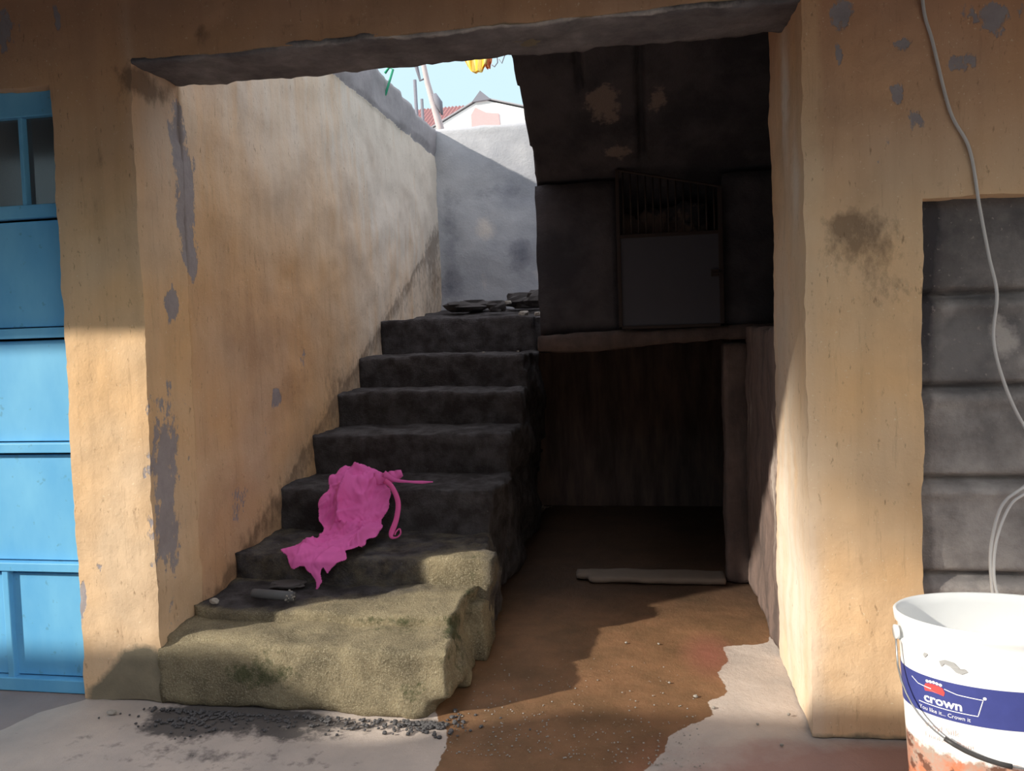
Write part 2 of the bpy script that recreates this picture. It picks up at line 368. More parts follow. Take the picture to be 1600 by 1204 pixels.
f_grime = lambda v: blobs(v, [(.59,0,1.41,.12,.1,.09,.75),(.55,0,1.46,.05,.1,.03,.6),(.66,0,1.27,.07,.1,.05,.4),(-1.35,0,2.15,.02,.1,.05,.7),(-1.63,0,2.03,.05,.1,.08,.55),(-1.72,0,1.8,.02,.1,.1,.5),(-.9,0,2.15,.6,.1,.02,.35),
    (-1.6,.1,2.03,.02,.2,.05,.8),(.9,0,1.56,.3,.1,.03,.3),(.62,0,1.1,.15,.1,.2,.2)])
f_cem = lambda v: blobs(v, [(-1.68,0,.05,.10,.1,.13,1.2),(-1.6,0,.0,.2,.1,.13,.8),(-1.8,0,.0,.12,.1,.06,.6),(.6,0,.0,.5,.2,.03,.6)]) + np.where((v[:, 2] < ZB+0.012) & (v[:, 2] > 2.06) & (v[:, 0] < .44) & (v[:, 0] > -1.6), np.where(v[:, 1] > .01, 1.0, .45), 0) + np.where((v[:, 1] > .24) & (v[:, 0] < .44) & (v[:, 0] > -1.61), .6, 0)*0
f_red = lambda v: np.clip((v[:, 2]-1.6)/0.7, 0, 1)*0.55*(v[:, 0] < 0.5) + np.clip((v[:, 2]-1.4)/0.8, 0, 1)*0.7*(v[:, 0] >= 0.5)  # upper wall redder and darker, partly shade painted in
wf = rough('wall_front', xs, ys, zs, solid_front, M_ochre, smooth=1, lam=.22, amp=.004, sc=6, amp2=.0020, sc2=30, amp3=.003, sc3=1.6, sharp=38,
           freeze=lambda v: (v[:, 1] > .255) & (v[:, 0] < -1.5), attrs={'peel': f_peel, 'pale': f_pale, 'grime': f_grime, 'cement': f_cem, 'red': f_red})
tag(wf, kind='structure')
# rough concrete underside of the beam
lt = rough('trim_1', axes([-1.61, 0.46], .02), axes([0.006, 0.262], .02), axes([2.080, 2.10], .010), lambda X, Y, Z: X > -9, M_conc, smooth=1, amp=.005, sc=9, amp2=.003, sc2=30,
           attrs={'dark': lambda v: 0.45+0*v[:, 0], 'pale': lambda v: blobs(v, [(-.4, 0, 2.08, 1.0, .03, 0, .6)])},
           post=None)
tag(lt, kind='structure')

# stone infill of the old opening on the right, five courses with raked joints
J = [0.0, .21, .459, .733, .993, 1.252, 1.53]
def post_inf(v):
    w = v.copy()
    d = np.min(np.abs(v[:, 2:3] - np.array([j + 0.012*0 for j in J[1:-1]])), axis=1)
    k = np.exp(-(d/0.011)**2)*(v[:, 1] < 0.07)
    w[:, 1] += 0.045*k
    for j in J[1:-1]:   # mortar ledge under each joint stands a little proud
        e = np.exp(-((v[:, 2]-(j-0.035))/0.018)**2)*(v[:, 1] < 0.07); w[:, 1] -= 0.011*e
    return w
wi = rough('wall_infill', axes([.70, 1.1, 2.05], [.02, .1]), axes([.05, .12, .2], [.035, .08]), axes([-.02, 1.56], .009), lambda X, Y, Z: X > -9, M_block, smooth=1,
           amp=.004, sc=7, amp2=.002, sc2=35, post=post_inf,
           attrs={'dark': lambda v: .55*np.clip((v[:, 2]-.9)/.5, 0, 1) + .5*np.exp(-((v[:, 0]-.77)/.03)**2),
                  'pale': lambda v: blobs(v, [(.97, 0, 1.13, .06, 0, .08, .6), (.9, 0, .85, .08, 0, .05, .45), (.95, 0, .35, .2, 0, .1, .6), (.88, 0, .6, .1, 0, .06, .4), (.95, 0, .25, .3, 0, .2, .4)])})
tag(wi, kind='structure')

# ------------------------------------------------------------------ side and rear walls of the stairwell
def solid_left(X, Y, Z):
    top = 2.80 + 0.03*np.sin(Y*3.1)
    return Z < top
wl = rough('wall_left', axes([-1.79, -1.6], .038), axes([.26, 1.2, 3.9], [.021, .03]), axes([0, 2.9], .026), solid_left, M_ochre, smooth=1, lam=.3, amp=.006, sc=5, amp2=.002, sc2=28, amp3=.006, sc3=1.3,
    freeze=lambda v: v[:, 1] < .27,
    post=lambda v: v + np.stack([0.018*(v[:, 2] > 2.59)*np.clip(nz(v, 5), -.3, 1) + .012*(v[:, 2] > 2.59), 0*v[:, 0], 0*v[:, 0]], 1),
    attrs={'peel': lambda v: np.where(v[:, 2] > 2.58 + 0.02*nz(v, 12), 1.6, 0) + blobs(v, [(-1.6,.285,1.77,0,.07,.12,.85),(-1.6,.26,1.6,0,.05,.13,.85),(-1.6,.30,1.46,0,.05,.07,.85),(-1.6,.24,1.92,0,.05,.1,.6),(-1.6,.27,2.03,0,.03,.05,.6),
        (-1.6,.89,.93,0,.05,.06,.85),(-1.6,.79,.80,0,.03,.05,.7),(-1.6,.17,1.32,0,.04,.05,.9),(-1.6,.13,.75,0,.05,.2,.72),(-1.6,.1,.5,0,.05,.2,.6),(-1.6,.55,.55,0,.1,.1,.45),(-1.6,1.17,1.08,0,.05,.1,.45)]),
      'pale': lambda v: np.clip((v[:, 2]-1.55)/0.6, 0, 1)*.8 + np.clip((v[:, 1]-1.5)/.8, 0, 1)*.75,  # paler upward and rearward, sky glare painted into the colour
      'red': lambda v: blobs(v, [(-1.6, .9, 1.1, 0, .9, .5, .25), (-1.6, .5, .3, 0, .5, .3, .35)]),
      'grime': lambda v: np.exp(-((v[:, 2]-(0.18+(v[:, 1]-.2)*.50))/.09)**2)*.42 + np.where(v[:, 2] < 0.18+(v[:, 1]-.2)*.5, .35, 0) + blobs(v, [(-1.6,1.5,1.0,0,.2,.2,.35),(-1.6,2.3,1.5,0,.3,.15,.3),(-1.6,3.6,1.8,0,.2,.5,.4)]),
      'cement': lambda v: 0*v[:, 0]})
tag(wl, kind='structure')
n = NT('grey_render')
base = n.mix(n.ramp(n.noise(1.6, 5), 0.35, 0.65), srgb(150, 152, 160), srgb(186, 186, 190))
base = n.mix(n.mask('dark', 5, 0.9, 0.3, 0.75), base, srgb(104, 106, 118))
base = n.mix(n.mask('pale', 6, 0.8, 0.35, 0.65), base, srgb(204, 196, 190))
M_render = n.out(base, 0.9, n.math('ADD', n.noise(50, 5, 0.7), n.noise(8, 5)), 0.4, 0.01)
wb = rough('wall_back', axes([-1.8, -.3, 1.4], [.03, .2]), axes([3.8, 3.98], .09), axes([.9, 2.79], .03), lambda X, Y, Z: X > -9, M_render, smooth=1, amp=.008, sc=4, amp2=.002, sc2=25,
    attrs={'dark': lambda v: blobs(v, [(-.95,0,1.75,.12,0,.18,.7),(-1.5,0,2.0,.1,0,.5,.5),(-1.1,0,2.25,.3,0,.12,.4),(-1.55,0,1.5,.2,0,.15,.5)]), 'pale': lambda v: blobs(v, [(-1.22,0,1.98,.13,0,.12,.65),(-1.25,0,1.6,.06,0,.15,.5),(-.8,0,1.6,.15,0,.1,.5)])})
tag(wb, kind='structure')
# right side: low wall under the landing, dark wall above it, wall behind the void
A0 = {'pale': lambda v: blobs(v, [(.442,.6,.6,0,.12,.5,.5),(.442,1.2,.85,0,.12,.3,.45)]), 'dark': lambda v: blobs(v, [(.442,1.3,.3,0,.35,.5,.35)])}
n = NT('rough_plaster')
base = n.mix(n.ramp(n.noise(2.5, 5, 0.6, n.map((6, 6, 1))), 0.35, 0.65), srgb(128, 108, 100), srgb(92, 80, 76))
base = n.mix(n.mask('pale', 8, 0.9, 0.4, 0.6, n.map((2, 2, .5))), base, srgb(184, 170, 160))
base = n.mix(n.mask('dark', 6, 0.6, 0.3, 0.7), base, srgb(70, 60, 58))
M_rough = n.out(base, 0.9, n.math('ADD', n.noise(50, 5, 0.7), n.noise(8, 5)), 0.5, 0.01)
wr = rough('wall_right', axes([.442, .62], .03), axes([.55, 1.44], .022), axes([0, 1.17], .022), lambda X, Y, Z: X > -9, M_rough, smooth=1, amp=.008, sc=6, amp2=.003, sc2=28, attrs=A0)
tag(wr, kind='structure')
pl = rough('trim_2', axes([.345, .46], .019), axes([1.35, 1.46], .022), axes([0, 1.10], .022), lambda X, Y, Z: X > -9, M_rough, smooth=2, amp=.005, sc=7, amp2=.002, sc2=28, attrs={'pale': lambda v: 0*v[:, 0], 'dark': lambda v: .5+0*v[:, 0]})
tag(pl, kind='structure')
for nm, a, b in (('wall_void', (-1.6, 2.9, -.06), (.62, 3.0, 1.1)), ('wall_landing', (.60, .5, .95), (.72, 3.8, 2.9)), ('wall_cupboard', (.54, 1.40, -.06), (.66, 2.95, 1.1)),
                 ('wall_shop_side', (-3.3, .26, 0), (-3.1, 3.9, 2.5)), ('wall_shop_back', (-3.1, 1.6, 0), (-1.79, 1.7, 2.5)), ('wall_jamb', (.35, 1.36, 1.17), (.62, 1.46, 1.87)), ('wall_stub', (-.5, 1.37, 1.15), (-.09, 1.46, 1.87))):
    st = .06
    tag(rough(nm, ax(a[0], b[0], st), ax(a[1], b[1], st), ax(a[2], b[2], st), lambda X, Y, Z: X > -9, M_rough if nm == 'wall_void' else M_soot if 'shop' not in nm else M_dark, smooth=1, amp=.006, sc=6, amp2=.002, sc2=20, attrs={'pale': lambda v: 0*v[:, 0], 'dark': lambda v: 0*v[:, 0]}), kind='structure')
tag(MB().box((-4, .26, 2.5), (-1.79, 3.9, 2.62)).build('ceiling_shop', M_conc), kind='structure')

# ------------------------------------------------------------------ staircase: each step a part
stair = empty('staircase', (-1.1, 0, 0))
tag(stair, 'worn concrete staircase climbing between the ochre wall and the dark void, bottom step mossy', 'staircase')
NS = [(-.012, .21), (.20, .247), (.50, .345), (.88, .53), (1.25, .71), (1.61, .885), (1.93, 1.06), (2.33, 1.27)]
xr = lambda Y, Z: -.635 + .018*np.sin(Y*9+Z*7) + .012*np.sin(Z*19+Y*5)*(Y > .1) - np.where((Y > .9) & (Z < .5), .03, 0)
for i, (y0, z0) in enumerate(NS):
    y1 = NS[i+1][0]+.10 if i < 7 else 2.5
    zb = 0.0 if y0 < .9 else 0.0
    zs_ = axes([zb, z0-.10, z0], [.03, .0167]) if z0-.10 > zb+.02 else ax(zb, z0, .017)
    def sol(X, Y, Z, y0=y0, z0=z0, i=i):
        s = X < xr(Y, Z) + (.04 if i == 2 else 0)*(Y < .62) - (.0 if i else .05*(Z < .06))
        if i == 0: s = s & ~((Y < .035) & (Z > .185) & (X < -1.25)) 
        if i in (1, 2): s = s | ((X < -.59) & (Y > .42) & (Y < .60) & (Z < z0-.05))
        return s
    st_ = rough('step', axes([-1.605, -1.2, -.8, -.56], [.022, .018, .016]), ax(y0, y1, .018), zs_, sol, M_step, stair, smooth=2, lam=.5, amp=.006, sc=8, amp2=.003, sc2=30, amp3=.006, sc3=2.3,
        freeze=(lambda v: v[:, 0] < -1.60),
        attrs={'dirt_shade': (lambda v, i=i, z0=z0: np.full(len(v), [0.0, .12, .62, 1, 1, 1, 1, 1][i]) + (blobs(v, [(-1.45,.35,.3,.3,.16,0,.9),(-1.0,.46,.3,.3,.09,0,.5)]) if i in (0, 1) else 0) - (blobs(v, [(-.72,.5,.3,.1,.1,.15,.7)]) if i == 2 else 0) + (blobs(v,[(-1.3,0,.1,.25,.03,.15,.35)]) if i==0 else 0)),  # grime plus painted shade, lifted on the lit block of the third step
               'moss': (lambda v, i=i: blobs(v, [(-1.25,0,.12,.16,.05,.06,.75),(-.74,0,.08,.06,.05,.06,.65),(-.85,.17,.23,.2,.05,.03,.8),(-.62,.2,.2,.05,.1,.06,.7),(-.66,.42,.3,.05,.06,.08,.55),(-1.0,.02,.2,.3,.04,.02,.4)]) + (0.3*(v[:, 0] > -.66) if i < 3 else 0))})
# rear landing the stair arrives on
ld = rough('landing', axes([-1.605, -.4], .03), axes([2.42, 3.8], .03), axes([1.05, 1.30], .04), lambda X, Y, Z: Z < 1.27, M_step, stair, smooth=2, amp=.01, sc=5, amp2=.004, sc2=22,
           post=lambda v: v + np.stack([0*v[:, 0], 0*v[:, 0], np.clip(v[:, 1]-2.7, 0, 1)*.09], 1), attrs={'dirt_shade': lambda v: 1+0*v[:, 0], 'moss': lambda v: 0*v[:, 0]})
# right landing slab with its front ledge
sb = rough('landing_slab', axes([-.50, .62], .025), axes([1.33, 1.5, 3.8], [.025, .1]), axes([1.098, 1.172], .0247), lambda X, Y, Z: X > -9, M_rough, smooth=1, amp=.006, sc=6, amp2=.003, sc2=24,
           post=lambda v: v + np.stack([0*v[:, 0], 0*v[:, 0], .012*(v[:, 0]-0)/.5 + np.where(v[:, 2] < 1.12, .012*np.sin(v[:, 0]*6), 0)], 1), attrs={'pale': lambda v: blobs(v, [(.2,1.33,1.13,.25,.05,.03,.35)]), 'dark': lambda v: .6+0*v[:, 0]})
tag(sb, 'thin dark concrete landing slab bridging over the black opening beside the stairs', 'concrete slab')
# upper flight overhead: sloping soffit, seen from below
uf = empty('upper_flight', (.1, .26, 1.3))
tag(uf, 'soot-black underside of the upper concrete flight slanting down behind the beam', 'staircase')
def postf(v):
    w = v.copy(); w[:, 2] += -.577*(v[:, 1]-.71)
    for gx, ya, yb in ((-.235, .26, .95), (0.005, .26, 1.32)):     # board-mark grooves
        w[:, 2] += .05*np.exp(-((v[:, 0]-gx)/.014)**2)*(v[:, 1] > ya)*(v[:, 1] < yb)*(v[:, 2] < 2.33)
    return w
rough('soffit_slab', axes([-.49, .3, .66], [.0105, .06]), axes([.24, 2.45], .03), axes([2.28, 2.44], .04), lambda X, Y, Z: X > -.485+.008*np.sin(Y*21), M_soot, uf, smooth=1, amp=.005, sc=7, amp2=.003, sc2=25,
      post=postf, attrs={'pale': lambda v: (blobs(v, [(-.15,1.0,0,.10,.14,0,.8),(-.17,.45,0,.05,.12,0,.7),(-.1,.32,0,.2,.07,0,.75),(-.1,1.25,0,.08,.06,0,.75),(.08,1.0,0,.07,.09,0,.65),(.1,.34,0,.2,.05,0,.65),(-.18,.6,0,.05,.08,0,.55)]))})
for i in range(6):
    y0 = .26+.33*i; z1 = 2.44-.577*(y0-.71)+.02
    rough('step', axes([-.485, .66], .05), ax(y0, y0+.34, .05), ax(z1-.13, z1, .05), lambda X, Y, Z: X > -9, M_soot, uf, smooth=1, amp=.006, sc=7, attrs={'pale': lambda v: 0*v[:, 0]})

# ------------------------------------------------------------------ gate on the landing slab
gt = empty('metal_gate', (.115, 1.34, 1.172))
tag(gt, 'grey metal gate with upright bars above a sheet panel, standing on the landing slab', 'gate')
gy = 1.335
bevel(MB().box((-.108, gy, 1.185), (.342, gy+.006, 1.597)).build('sheet_panel', M_gate, gt), .001)
fr = MB()
fr.box((-.118, gy-.008, 1.176), (-.102, gy+.014, 1.90)); fr.box((.332, gy-.008, 1.176), (.352, gy+.014, 1.80)); fr.box((-.118, gy-.008, 1.176), (.352, gy+.014, 1.19)); fr.box((-.118, gy-.006, 1.590), (.352, gy+.012, 1.606))
fr.tube([(-.11, gy+.003, 1.90), (.342, gy+.003, 1.80)], .007)
bevel(fr.build('frame', M_iron, gt), .002)
for k in range(13):
    x_ = -.085 + k*.0335
    MB().tube([(x_, gy+.004, 1.60), (x_, gy+.004, 1.893-(x_+.11)*.221)], .0042, 8).build('bar', M_iron, gt, True)
MB().box((.296, gy-.016, 1.40), (.33, gy-.006, 1.43)).tube([(.30, gy-.016, 1.415), (.345, gy-.016, 1.415)], .004).build('latch', M_iron, gt)
# broken masonry behind the bars
rb = rough('rubble_wall', ax(-.112, .30, .02), ax(1.49, 1.66, .04), ax(1.18, 1.93, .02), lambda X, Y, Z: (Z < 1.70 + .45*np.clip(X+.03, 0, .3) + .02*np.sin(X*60)) & (Z < 1.76), M_soot, smooth=1, amp=.02, sc=12, amp2=.008, sc2=30,
           attrs={'dark': lambda v: blobs(v, [(.2,0,1.75,.1,0,.1,.4)]), 'pale': lambda v: .45+blobs(v, [(0,0,1.63,.15,0,.06,.7)])})
tag(rb, 'broken grey masonry seen through the bars of the metal gate', 'wall rubble')
# board lying at the mouth of the void
bd = rough('wooden_board', axes([-.355, .335], .02), axes([1.30, 1.455], .02), axes([.002, .03], .014), lambda X, Y, Z: ~((X < -.30) & (np.abs(Y-1.38) > .05)), M_plank, smooth=2, amp=.003, sc=8, amp2=.001, sc2=30)
tag(bd, 'weathered flat board lying on the dark floor in front of the black opening', 'board')

# rubble on the landing
stones = [(-1.27, 3.35, 1.37, .17, .055, 'long black stone lying at the left end of the landing rubble'), (-1.02, 3.1, 1.355, .07, .05, 'rounded dark stone in the middle of the landing rubble'),
          (-.86, 3.45, 1.40, .17, .075, 'broad grey stone heaped against the back wall of the landing'), (-.70, 3.2, 1.40, .13, .085, 'tallest grey stone at the right end of the landing rubble')]
def lump(name, c, rx, rz, mat, seed, parent=None):
    g = MB(); n1, n2 = 14, 10; vs = []; fs = []
    for i in range(n1):
        for j in range(n2):
            th = 2*math.pi*i/n1; ph = math.pi*(j+.5)/n2 - math.pi/2
            d = Vector((math.cos(th)*math.cos(ph), math.sin(th)*math.cos(ph), math.sin(ph)))
            q = 1 + .45*noise.noise(d*1.7 + Vector((seed*3.1, seed, 0))) + .12*noise.noise(d*5+Vector((seed, 0, 9)))
            dz = max(-.8, min(.75, d.z*q))
            vs.append((c[0]+d.x*q*rx, c[1]+d.y*q*rx*.6, c[2]+dz*rz))
    for i in range(n1):
        for j in range(n2-1): fs.append((i*n2+j, ((i+1) % n1)*n2+j, ((i+1) % n1)*n2+j+1, i*n2+j+1))
    fs.append(tuple(i*n2 for i in range(n1))[::-1]); fs.append(tuple(i*n2+n2-1 for i in range(n1)))
    return mk(name, vs, fs, mat, parent, smooth=False)
for k, (x_, y_, z_, a_, b_, lab) in enumerate(stones): tag(lump('rubble_stone', (x_, y_, z_), a_, b_, M_stone, k+2), lab, 'stone', 'stones on the stair landing')
for k, (x_, y_, z_, r_, lab) in enumerate([(-.92, 3.0, 1.375, .022, 'small white chip lying among the landing rubble'), (-.72, 2.40, 1.285, .03, 'pale broken chip at the right end of the top step'), (-.64, 2.42, 1.28, .022, 'small pale chip beside the upper flight edge on the top step'),
        (-.895, 2.0, 1.068, .008, 'tiny white chip on the second step from the top, near the middle'), (-.70, 2.0, 1.068, .007, 'tiny white chip near the right end of the second step from the top')]):
    tag(lump('pale_chip', (x_, y_, z_), r_, r_*.7, M_pale, k+20), lab, 'stone chip', 'pale chips on the upper steps')
tag(lump('flat_stone', (-1.36, .43, .262), .07, .010, M_stone, 50), 'flat grey stone lying behind the pipe piece on the second step', 'stone')
tag(lump('pebble', (-1.54, .23, .262), .016, .012, M_pale, 51), 'small pebble on the dusty step beside the ochre wall', 'pebble')
tag(lump('pebble', (-1.725, -.09, .006), .016, .008, M_pale, 52), 'small pale pebble on the ground by the foot of the left pillar', 'pebble')

# piece of pipe on the second tread
pp = empty('broken_pipe', (-1.33, .29, .262)); tag(pp, 'short dark cylindrical offcut with crumbled end lying on the second step', 'pipe')
g = MB(); a_ = Vector((-1.425, .292, .272)); b_ = Vector((-1.255, .268, .272))
g.tube([a_, a_.lerp(b_, .04), a_.lerp(b_, .5), b_], [.014, .017, .0175, .017], 16).build('barrel', M_pipe, pp, True)
g = MB()
for k in range(60):
    c_ = b_.lerp(a_, rr.random()*.14) + Vector((0, rr.gauss(0, .008), rr.gauss(0, .008)))
    pebble(c_, rr.choice([.003, .005, .004]), g, 300+k)
o_ = g.build('crumbled_end', M_pale, pp); o_['label'] = 'crumbled pale end'

# ------------------------------------------------------------------ pink garment draped over the steps
prof = [(1.08, .53), (1.03, .55), (.96, .57), (.885, .555), (.825, .49), (.765, .40), (.68, .372), (.50, .366), (.462, .335), (.445, .22), (.44, .1)]
PL = [0.0]
for a_, b_ in zip(prof[:-1], prof[1:]): PL.append(PL[-1] + math.hypot(b_[0]-a_[0], b_[1]-a_[1]))
def on_prof(s):
    y = np.interp(s, PL, [p[0] for p in prof]); z = np.interp(s, PL, [p[1] for p in prof]); return y, z
OUT = [(-1.325,.06),(-1.295,.03),(-1.249,.035),(-1.209,.02),(-1.17,.06),(-1.14,.13),(-1.094,.24),(-1.070,.30),(-1.08,.369),(-1.086,.424),(-1.086,.488),(-1.096,.542),(-1.087,.578),(-1.099,.63),(-1.129,.64),(-1.154,.665),(-1.145,.70),
       (-1.196,.755),(-1.216,.735),(-1.224,.761),(-1.223,.79),(-1.236,.835),(-1.249,.791),(-1.265,.753),(-1.296,.737),(-1.329,.74),(-1.381,.712),(-1.421,.662),(-1.37,.620),(-1.343,.600),(-1.338,.506),(-1.34,.448),(-1.35,.395),(-1.384,.345),(-1.386,.312),(-1.358,.22),(-1.345,.12)]
pk_ = empty('pink_garment', (-1.22, .75, .36)); tag(pk_, 'crumpled magenta pink garment draped over two dark steps', 'garment')
xg = np.arange(-1.44, -1.04, .003); sg = np.arange(0.0, .86, .0035)
GX, GS = np.meshgrid(xg, sg, indexing='ij')
def fold(x, s):
    # pleats falling from the gathered top, sharp crumples between them
    a = np.arctan2(x+1.19, s+.16)
    def nn(u, v, w=0): return np.array([noise.noise(Vector(p)) for p in np.stack([u, v, 0*u+w], -1).reshape(-1, 3)]).reshape(x.shape)
    wx = x + .03*nn(x*14, s*9, 3); ws = s + .04*nn(x*12, s*8, 7)
    r1 = 1-np.abs(np.sin(a*8+nn(wx*5, ws*2.2)*4.5))**.6
    r2 = 1-np.abs(nn(wx*13+ws*9, ws*9, 2))*3.4
    r3 = 1-np.abs(nn(wx*34-ws*12, ws*20, 5))*3
    r4 = nn(wx*5, ws*4, 9)
    return .042*r1*np.clip(s*3+.4, .4, 1) + .014*np.clip(r2, -.2, 1) + .004*np.clip(r3, -.3, 1) + .022*r4
H_ = fold(GX, GS)
ins = seg_sd((GX + .006*np.sin(GS*70)).ravel(), (GS + .006*np.sin(GX*90)).ravel(), OUT).reshape(GX.shape)
edge = np.clip(-ins/.03, 0, 1)
Yg, Zg = on_prof(GS); dY = (on_prof(GS+.01)[0]-on_prof(GS-.01)[0]); dZ = (on_prof(GS+.01)[1]-on_prof(GS-.01)[1]); L_ = np.hypot(dY, dZ)
ny_, nz_ = dZ/L_, -dY/L_      # outward normal of the drape
hh = (H_*(.35+.65*edge) + .004)*np.where(GS > .62, .5, 1)
V = np.stack([GX + .008*np.sin(GS*30), Yg+ny_*hh, Zg+nz_*hh], -1).reshape(-1, 3)
ns_ = len(sg); fs = []; inside = ins < 0
for i in range(len(xg)-1):
    for j in range(ns_-1):
        if inside[i, j] and inside[i+1, j] and inside[i, j+1] and inside[i+1, j+1]: fs.append((i*ns_+j, (i+1)*ns_+j, (i+1)*ns_+j+1, i*ns_+j+1))
used = sorted({i for f in fs for i in f}); mp = {u: k for k, u in enumerate(used)}
body = mk('cloth_body', V[used], [[mp[i] for i in f] for f in fs], M_pink, pk_, smooth=True)
m_ = body.modifiers.new('thickness', 'SOLIDIFY'); m_.thickness = .003
def ribbon(name, pts, widths, parent, mat, k=6, wave=0.0):
    P = catmull(pts, k); n_ = len(P); Wd = np.interp(np.linspace(0, 1, n_), np.linspace(0, 1, len(widths)), widths); vs = []
    for i, p in enumerate(P):
        t = (P[min(i+1, n_-1)]-P[max(i-1, 0)]).normalized(); sd = t.cross(Vector((0, -1, .35))).normalized()
        up_ = Vector((0, -1, .4)).normalized()*wave*math.sin(i*1.3)
        vs += [p-sd*Wd[i]/2+up_, p+up_*.2, p+sd*Wd[i]/2-up_]
    fs = []
    for i in range(n_-1):
        for c_ in (0, 1): fs.append((i*3+c_, i*3+c_+1, i*3+c_+4, i*3+c_+3))
    o = mk(name, vs, fs, mat, parent, smooth=True); m = o.modifiers.new('thickness', 'SOLIDIFY'); m.thickness = .003; return o
ribbon('frilled_corner', [(-1.16, .87, .575), (-1.11, .86, .580), (-1.07, .865, .588), (-1.035, .88, .60)], [.05, .045, .05, .03], pk_, M_pink, 6, .006)
ribbon('strap', [(-1.11, .86, .60), (-1.06, .852, .575), (-1.0, .85, .568), (-.94, .853, .565), (-.895, .86, .565)], [.03, .016, .010, .013, .004], pk_, M_pink)
s2 = ribbon('shoulder_strap', [(-1.10, .84, .575), (-1.055, .80, .555), (-1.02, .765, .50), (-1.018, .73, .44), (-1.03, .70, .392), (-1.022, .675, .378), (-.998, .67, .380), (-.984, .672, .395), (-.988, .675, .412), (-1.002, .675, .402), (-1.008, .672, .388)], [.022, .020, .022, .022, .024, .012, .006, .006, .006, .006, .005], pk_, M_pinks)

# ------------------------------------------------------------------ blue metal door on the left
dr = empty('door_1', (-2.4, .06, 0)); tag(dr, kind='structure'); yd = .05; XL, XR = -3.05, -1.885
fr = MB()
for (z0, z1, d_) in ((1.955, 2.05, 0), (1.62, 1.664, .004), (1.218, 1.252, .010), (.829, .862, .010), (.42, .450, .010), (-.0, .045, .010)):
    fr.box((XL, yd-d_-.012, z0), (XR, yd+.03, z1))
fr.box((XL, yd-.004, 0), (XL+.04, yd+.03, 2.0)); fr.box((-1.905, yd-.004, 0), (XR, yd+.03, 2.0)); fr.box((-2.215, yd-.016, 0), (-2.19, yd+.03, .42))
fr.box((-2.05, yd-.01, 1.664), (-2.036, yd+.025, 1.955)); fr.box((-2.36, yd-.01, 1.664), (-2.345, yd+.025, 1.955))
bevel(fr.build('door_frame', M_blue, dr), .003)
for (z0, z1) in ((1.252, 1.612), (.862, 1.21), (.45, .820), (.045, .409)):
    bevel(MB().box((XL+.03, yd+.004, z0+.004), (-1.90, yd+.012, z1)).build('door_panel', M_blue, dr), .003)
wd = MB().box((XL, yd+.014, 1.66), (XR, yd+.018, 1.96)).build('transom_glass', M_glass, dr)
tag(MB().box((-3.1, .34, 1.4), (-1.8, .36, 2.5)).build('wall_behind_transom', M_dark), kind='structure')
sn = MB()
for k in range(8): sn.box((-2.01+.013*(k % 4), .30, 1.70+.012*(k//4)), (-2.005+.013*(k % 4)+.004, .305, 1.704+.012*(k//4)))

# ------------------------------------------------------------------ paint bucket
bk = empty('paint_bucket', (.79, -.394, 0)); tag(bk, 'battered white plastic paint bucket with navy printed band and wire handle, beside the right pillar', 'bucket')
BX, BY = .79, -.394; SQ = .60
def brad(z): return .197 + .030*z/.51
def bp(th, z, dr_=0.0):
    r = brad(z)+dr_; return (BX+math.cos(th)*r, BY+math.sin(th)*r*SQ, z)
def lathe(rows, nseg=96, closed=False, wob=None):
    vs = []; fs = []
    for (z, d_) in rows:
        for k in range(nseg):
            th = 2*math.pi*k/nseg; dd = d_ + (wob(th, z) if wob else 0); vs.append(bp(th, z, dd))
    for i in range(len(rows)-1):
        for k in range(nseg): fs.append((i*nseg+k, i*nseg+(k+1) % nseg, (i+1)*nseg+(k+1) % nseg, (i+1)*nseg+k))
    return vs, fs
n = NT('bucket_plastic')
sepz = n.new('ShaderNodeSeparateXYZ'); n.t.links.new(n.pos, sepz.inputs[0])
low = n.ramp(n.math('ADD', sepz.outputs['Z'], n.math('MULTIPLY', n.math('SUBTRACT', n.noise(14, 6, 0.7), 0.5), 0.10)), 0.232, 0.218)
mud = n.mix(n.ramp(n.noise(16, 6, 0.7), 0.4, 0.6), srgb(196, 120, 88), srgb(168, 150, 138)); mud = n.mix(n.ramp(n.noise(26, 4), 0.55, 0.62), mud, srgb(110, 74, 60))
base = n.mix(low, srgb(240, 242, 242), mud)
base = n.mix(n.ramp(n.noise(30, 5), 0.66, 0.74, 0, .4), base, srgb(190, 186, 180))
M_buck = n.out(base, 0.4, n.noise(20), 0.1, 0.003, 0.5)
vs, fs = lathe([(0.0, -.02), (0.0, 0.0), (.01, .001), (.12, 0), (.25, 0), (.40, 0), (.44, .0), (.45, .006), (.455, .006), (.458, .001), (.485, .001), (.492, .008), (.512, .009), (.516, .004), (.512, -.001), (.49, -.004), (.3, -.005), (.05, -.005), (.02, -.006), (.02, -.19)],
              wob=lambda th, z: .0025*math.sin(th*3+1)*(z/.5))
k_ = len(vs)//96; fs.append(tuple(range(95, -1, -1))); 
mk('bucket_body', vs, fs, M_buck, bk, smooth=True)
def band(name, z0, z1, t0, t1, mat, d_=.0012, n1=60, n2=4, ztop=None):
    vs = []; fs = []
    for i in range(n1+1):
        for j in range(n2+1):
            th = t0+(t1-t0)*i/n1; z = z0+(z1-z0)*j/n2; vs.append(bp(th, z, d_ + .0025*math.sin(th*3+1)*(z/.5)))
    for i in range(n1):
        for j in range(n2): fs.append((i*(n2+1)+j, (i+1)*(n2+1)+j, (i+1)*(n2+1)+j+1, i*(n2+1)+j+1))
    return mk(name, vs, fs, mat, bk, smooth=True)
band('printed_band', .305, .392, 0, 2*math.pi, M_navy, n1=120)
